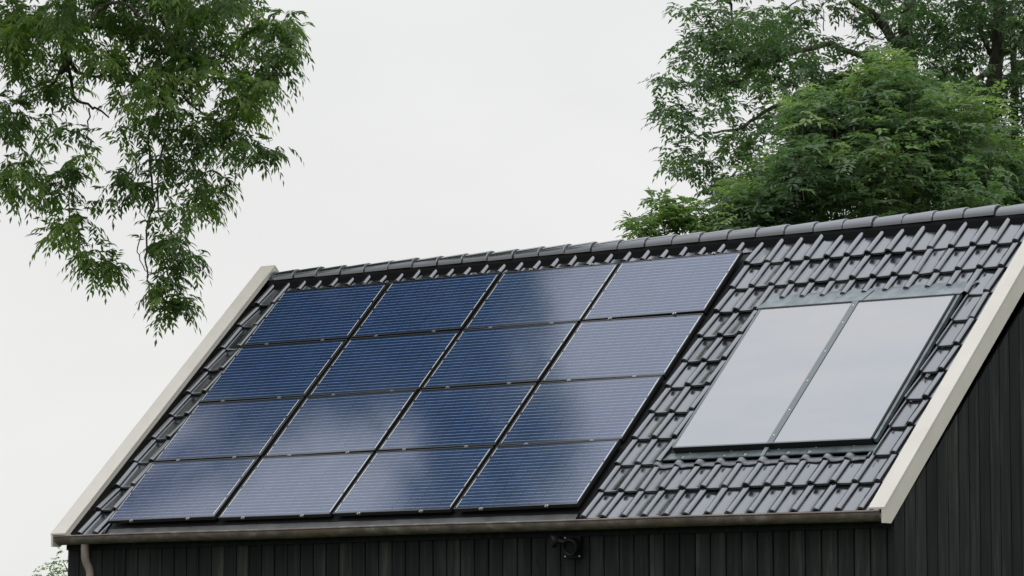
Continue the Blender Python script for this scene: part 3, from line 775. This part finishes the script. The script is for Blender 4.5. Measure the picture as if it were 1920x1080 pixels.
limb(m, [(330, 110), (318, 240), (297, 300), (296, 370), (297, 400), (312, 430), (330, 450)], .022, .008, D1 + .1, .12, 24)
limb(m, [(270, 272), (252, 300), (258, 320), (285, 324)], .010, .007, D1); limb(m, [(265, 440), (255, 475), (275, 510), (302, 522)], .011, .007, D1, .05, 14)
limb(m, [(300, 320), (272, 330), (258, 370), (265, 400), (278, 420)], .010, .006, D1, .05, 14); limb(m, [(245, 290), (235, 310), (218, 315)], .008, .005, D1)
limb(m, [(128, 370), (132, 410), (150, 440), (155, 468), (175, 478)], .012, .006, D1, .05, 14); limb(m, [(330, 110), (380, 145), (450, 150), (520, 120)], .03, .01, D1)
limb(m, [(20, 320), (8, 345), (-30, 352)], .01, .008, D1); limb(m, [(290, 120), (360, 200), (410, 230), (440, 280), (470, 300)], .022, .008, D1 + .2)
m.build('trunk', M['bark'], tl)

# --- the big ash behind the barn at the right
D2 = 56.0
right_rows = ["0 0 2 4 5 4 4 2 2 5 7 7 7 8 8 8 8 8 8",
              "0 0 1 2 5 7 7 6 4 3 2 5 5 6 7 8 7 7 8",
              "0 0 3 6 8 9 8 7 5 3 2 5 4 7 8 8 8 6 8",
              "0 1 3 6 7 6 4 4 6 6 3 5 6 8 8 7 7 6 8",
              "0 5 5 6 4 3 4 5 6 7 5 7 8 7 7 7 7 6 7",
              "0 2 6 4 5 4 6 6 2 5 7 8 8 8 7 6 7 7 8",
              "0 1 4 6 7 6 5 2 3 6 8 8 8 8 8 6 8 8 8",
              "0 1 4 4 6 6 4 2 5 7 8 8 8 8 8 7 8 8 8",
              "0 0 2 3 6 5 3 3 5 7 8 8 8 8 8 8 8 8 7",
              "0 0 1 4 6 6 4 5 6 8 8 8 8 8 8 8 8 7 5",
              "0 0 2 5 7 7 6 6 7 8 8 8 8 8 8 8 7 7 5"]
P = [grid_tips(right_rows, 1194, 0, 40, 1.5, D2, 1.8, .5)]
P += [tuft(*a, D2) for a in ((1284, 18, 12, 12, 4), (1302, 72, 10, 16, 5), (1290, 110, 16, 16, 5), (1252, 150, 12, 14, 5), (1246, 195, 12, 14, 5), (1262, 315, 12, 8, 4), (1295, 305, 16, 14, 5), (1300, 330, 12, 14, 3))]
Q = []
for _ in range(2600):                                 # the rest of the crown, above and beside the frame
    px, py = rng.uniform(1330, 2500), rng.uniform(-650, 420)
    if px < 1930 and py > -30: continue
    if ((px - 1930) / 620) ** 2 + ((py + 20) / 640) ** 2 > 1: continue
    Q.append(at(px, py, D2 + rng.normal(0, 2.6)))
P = np.concatenate(P + [np.array(Q)])
tr_base = np.array([*at(1705, 400, D2 + .5)[:2], 0.0])
tr = thing('ash_tree', 'tall dark green ash with bare limbs showing behind the ridge at the right', 'tree', tr_base)
crown('crown', P, 1.08, LOOSER, clump_tint(P, 8, 1.0, .40, .26), M['leaf_right'], tr)
m = MB()
fork = at(1705, 150, D2 + .5)
m.tube([tr_base + (0, 0, -.1), tr_base + (0, 0, .6), tr_base * .3 + fork * .7, fork], [.6, .45, .33, .27], 14)
limb(m, [(1705, 150), (1700, 60), (1706, 0), (1690, -250)], .20, .08, D2 + .5); limb(m, [(1702, 110), (1672, 70), (1640, 30), (1590, -5), (1500, -90)], .125, .05, D2 + .3)
limb(m, [(1690, 170), (1620, 110), (1560, 82), (1500, 95), (1440, 118), (1390, 150), (1330, 165), (1280, 160)], .08, .015, D2, .3, 26)
limb(m, [(1500, 92), (1470, 86), (1420, 110), (1380, 115)], .05, .015, D2); limb(m, [(1440, 118), (1412, 160), (1402, 180)], .022, .01, D2)
limb(m, [(1680, 200), (1600, 135), (1560, 150), (1500, 178), (1430, 210), (1390, 240), (1340, 250)], .09, .02, D2 - .2, .3, 22)
limb(m, [(1660, 330), (1520, 270), (1480, 310), (1440, 345), (1390, 370)], .08, .02, D2 - .3, .3, 16)
limb(m, [(1370, 0), (1372, 40), (1365, 90)], .03, .015, D2); limb(m, [(1290, 36), (1320, 42), (1345, 35)], .012, .008, D2)
limb(m, [(1470, 18), (1490, 5), (1500, -8)], .02, .01, D2); limb(m, [(1600, 55), (1612, 30), (1600, 10)], .012, .006, D2)
for x in (1508, 1532, 1545, 1573, 1582, 1600): limb(m, [(x, 55 + rng.uniform(-6, 6)), (x + rng.uniform(-3, 3), 20), (x + rng.uniform(-10, 10), -6 + rng.uniform(0, 14))], .012, .005, D2, .05)
limb(m, [(1860, 400), (1862, 180), (1872, 60), (1876, -10), (1880, -300)], .20, .10, D2 + .4, .2); limb(m, [(1862, 110), (1845, 75), (1830, 40)], .06, .03, D2 + .4)
limb(m, [(1900, 350), (1905, 150), (1895, 10)], .09, .06, D2 + .8); limb(m, [(1862, 120), (1900, 90), (1925, 60)], .06, .03, D2 + .4)
limb(m, [(1320, 330), (1318, 300), (1325, 260)], .014, .01, D2); limb(m, [(1705, 250), (1790, 180), (1862, 130)], .1, .05, D2 + .5)
m.build('trunk', M['bark'], tr)

# --- the bright young tree in front of it
D3 = 50.0
prof = [(1330, 445), (1390, 400), (1430, 350), (1470, 275), (1500, 250), (1530, 215), (1560, 205), (1590, 180), (1620, 178), (1650, 168), (1690, 165), (1710, 150), (1730, 168), (1765, 185), (1790, 195), (1815, 215), (1840, 210), (1855, 200), (1880, 265), (1900, 330), (1925, 380)]
pxs, pys = zip(*prof)
P = []; SH = []; TP = []                              # extra tint, palest at a shoot's tip
for _ in range(620):                                 # upright shoots
    px = rng.uniform(1335, 1915); top = np.interp(px, pxs, pys) + 34 * math.sin(px * .047 + 2) + 24 * math.sin(px * .131 + 1) + 12; py = top + (rng.uniform(-22, 20) if rng.uniform() < .3 else abs(rng.normal(0, 1)) * 120 + 10)
    if py > 470: continue
    if math.sin(px * .031 + 1.3 * math.sin(py * .021)) + math.sin(py * .043 + px * .017) + .8 * math.sin(px * .073 - py * .03) < .05 + rng.normal(0, .45): continue
    dep = D3 + rng.normal(0, 1.0) - (py - top) * .006; L = rng.uniform(50, 130); lean = rng.uniform(-14, 14)
    SH.append(((px, py), (px - lean, py + L), dep))
    for f in np.arange(0, 1, .10): P.append(at(px - lean * f + rng.normal(0, 6), py + L * f, dep + rng.normal(0, .15))); TP.append(max(0, .42 - f * 1.1) * rng.uniform(.3, 1))
for px in (1482, 1535, 1562, 1598, 1622, 1664, 1698, 1716, 1742, 1778, 1806, 1834, 1858, 1880, 1440, 1402):
    top = np.interp(px, pxs, pys) - rng.uniform(12, 42); L = rng.uniform(70, 130); lean = rng.uniform(-12, 12); dep = D3 - rng.uniform(0, 1.2)
    SH.append(((px, top + 8), (px - lean, top + L), dep))
    for f in (0, .1, .25, .42, .6, .8): P.append(at(px - lean * f, top + 8 + L * f, dep)); TP.append(.3 * (1 - f))
P = np.array(P)
tb_ = np.array([*at(1660, 400, D3)[:2], 0.0])
tb = thing('young_ash_tree', 'bright green bushy young ash with upright ferny shoots above the tiled roof', 'tree', tb_)
tint = np.clip(clump_tint(P, 21, .8, .26, .26) + np.array(TP), 0, 1)
crown('crown', P, 1.25, dict(FERNY, leaves=3), tint, M['leaf_bush'], tb)
m = MB()
m.tube([tb_ + (0, 0, -.1), tb_ + (0, 0, 2.0), at(1660, 470, D3)], [.13, .11, .08], 10)
for (a, b, dep) in SH:
    limb(m, [b, a], .013, .005, dep, .03, 4)
for e in ((1480, 330), (1560, 300), (1650, 260), (1740, 270), (1830, 300), (1400, 430)):
    limb(m, [(1660, 470), ((1660 + e[0]) / 2, 440), e], .06, .015, D3, .3)
m.build('trunk', M['bark'], tb)

# --- small light shoots over the ridge
D4 = 49.0
P = np.concatenate([tuft(*a, D4) for a in ((1202, 425, 10, 12, 8), (1192, 440, 8, 10, 4), (1212, 445, 10, 10, 5), (1236, 385, 8, 10, 5), (1240, 408, 12, 12, 6), (1262, 405, 16, 12, 8), (1285, 392, 10, 14, 6), (1262, 425, 22, 14, 10), (1290, 425, 18, 16, 9), (1310, 435, 18, 14, 7), (1240, 440, 8, 12, 3), (1300, 400, 14, 18, 6))])
s_b = np.array([*at(1255, 500, D4)[:2], 0.0])
sb_ = thing('ash_sapling', 'light yellow green sapling just showing over the ridge tiles', 'sapling', s_b)
crown('crown', P, .95, dict(LOOSE, el=(0, 1.1)), clump_tint(P, 4, .5, .55, .2), M['leaf_low'], sb_)
m = MB(); m.tube([s_b + (0, 0, -.05), s_b + (0, 0, 2), at(1255, 470, D4)], [.06, .05, .03], 8)
for e in ((1202, 430), (1238, 395), (1286, 395), (1300, 420)): limb(m, [(1255, 470), e], .022, .006, D4, .05)
m.build('trunk', M['bark'], sb_)

# --- loose tree beyond the left corner
D5 = 60.0
P = np.concatenate([tuft(*a, D5) for a in ((121, 1046, 6, 12, 4), (108, 1062, 12, 8, 3), (94, 1064, 8, 6, 2), (92, 1078, 12, 6, 3), (120, 1075, 10, 8, 4), (84, 1076, 5, 5, 1), (110, 1100, 26, 18, 26), (160, 1090, 30, 30, 26), (140, 1150, 50, 30, 40), (200, 1130, 40, 40, 30))])
l_b = np.array([*at(150, 1100, D5)[:2], 0.0])
lt = thing('small_tree', 'loose pale green tree top beyond the left corner of the barn', 'tree', l_b)
crown('crown', P, .82, dict(LOOSE, len=.09, wid=.5, pairs=2, leaves=4), clump_tint(P, 5, .6, .45, .2), M['leaf_low'], lt)
m = MB(); m.tube([l_b + (0, 0, -.05), l_b + (0, 0, 1.4), at(150, 1130, D5)], [.1, .08, .05], 8)
for e in ((120, 1055), (92, 1070), (110, 1085), (170, 1070)): limb(m, [(150, 1130), e], .03, .008, D5, .05)
m.build('trunk', M['bark'], lt)
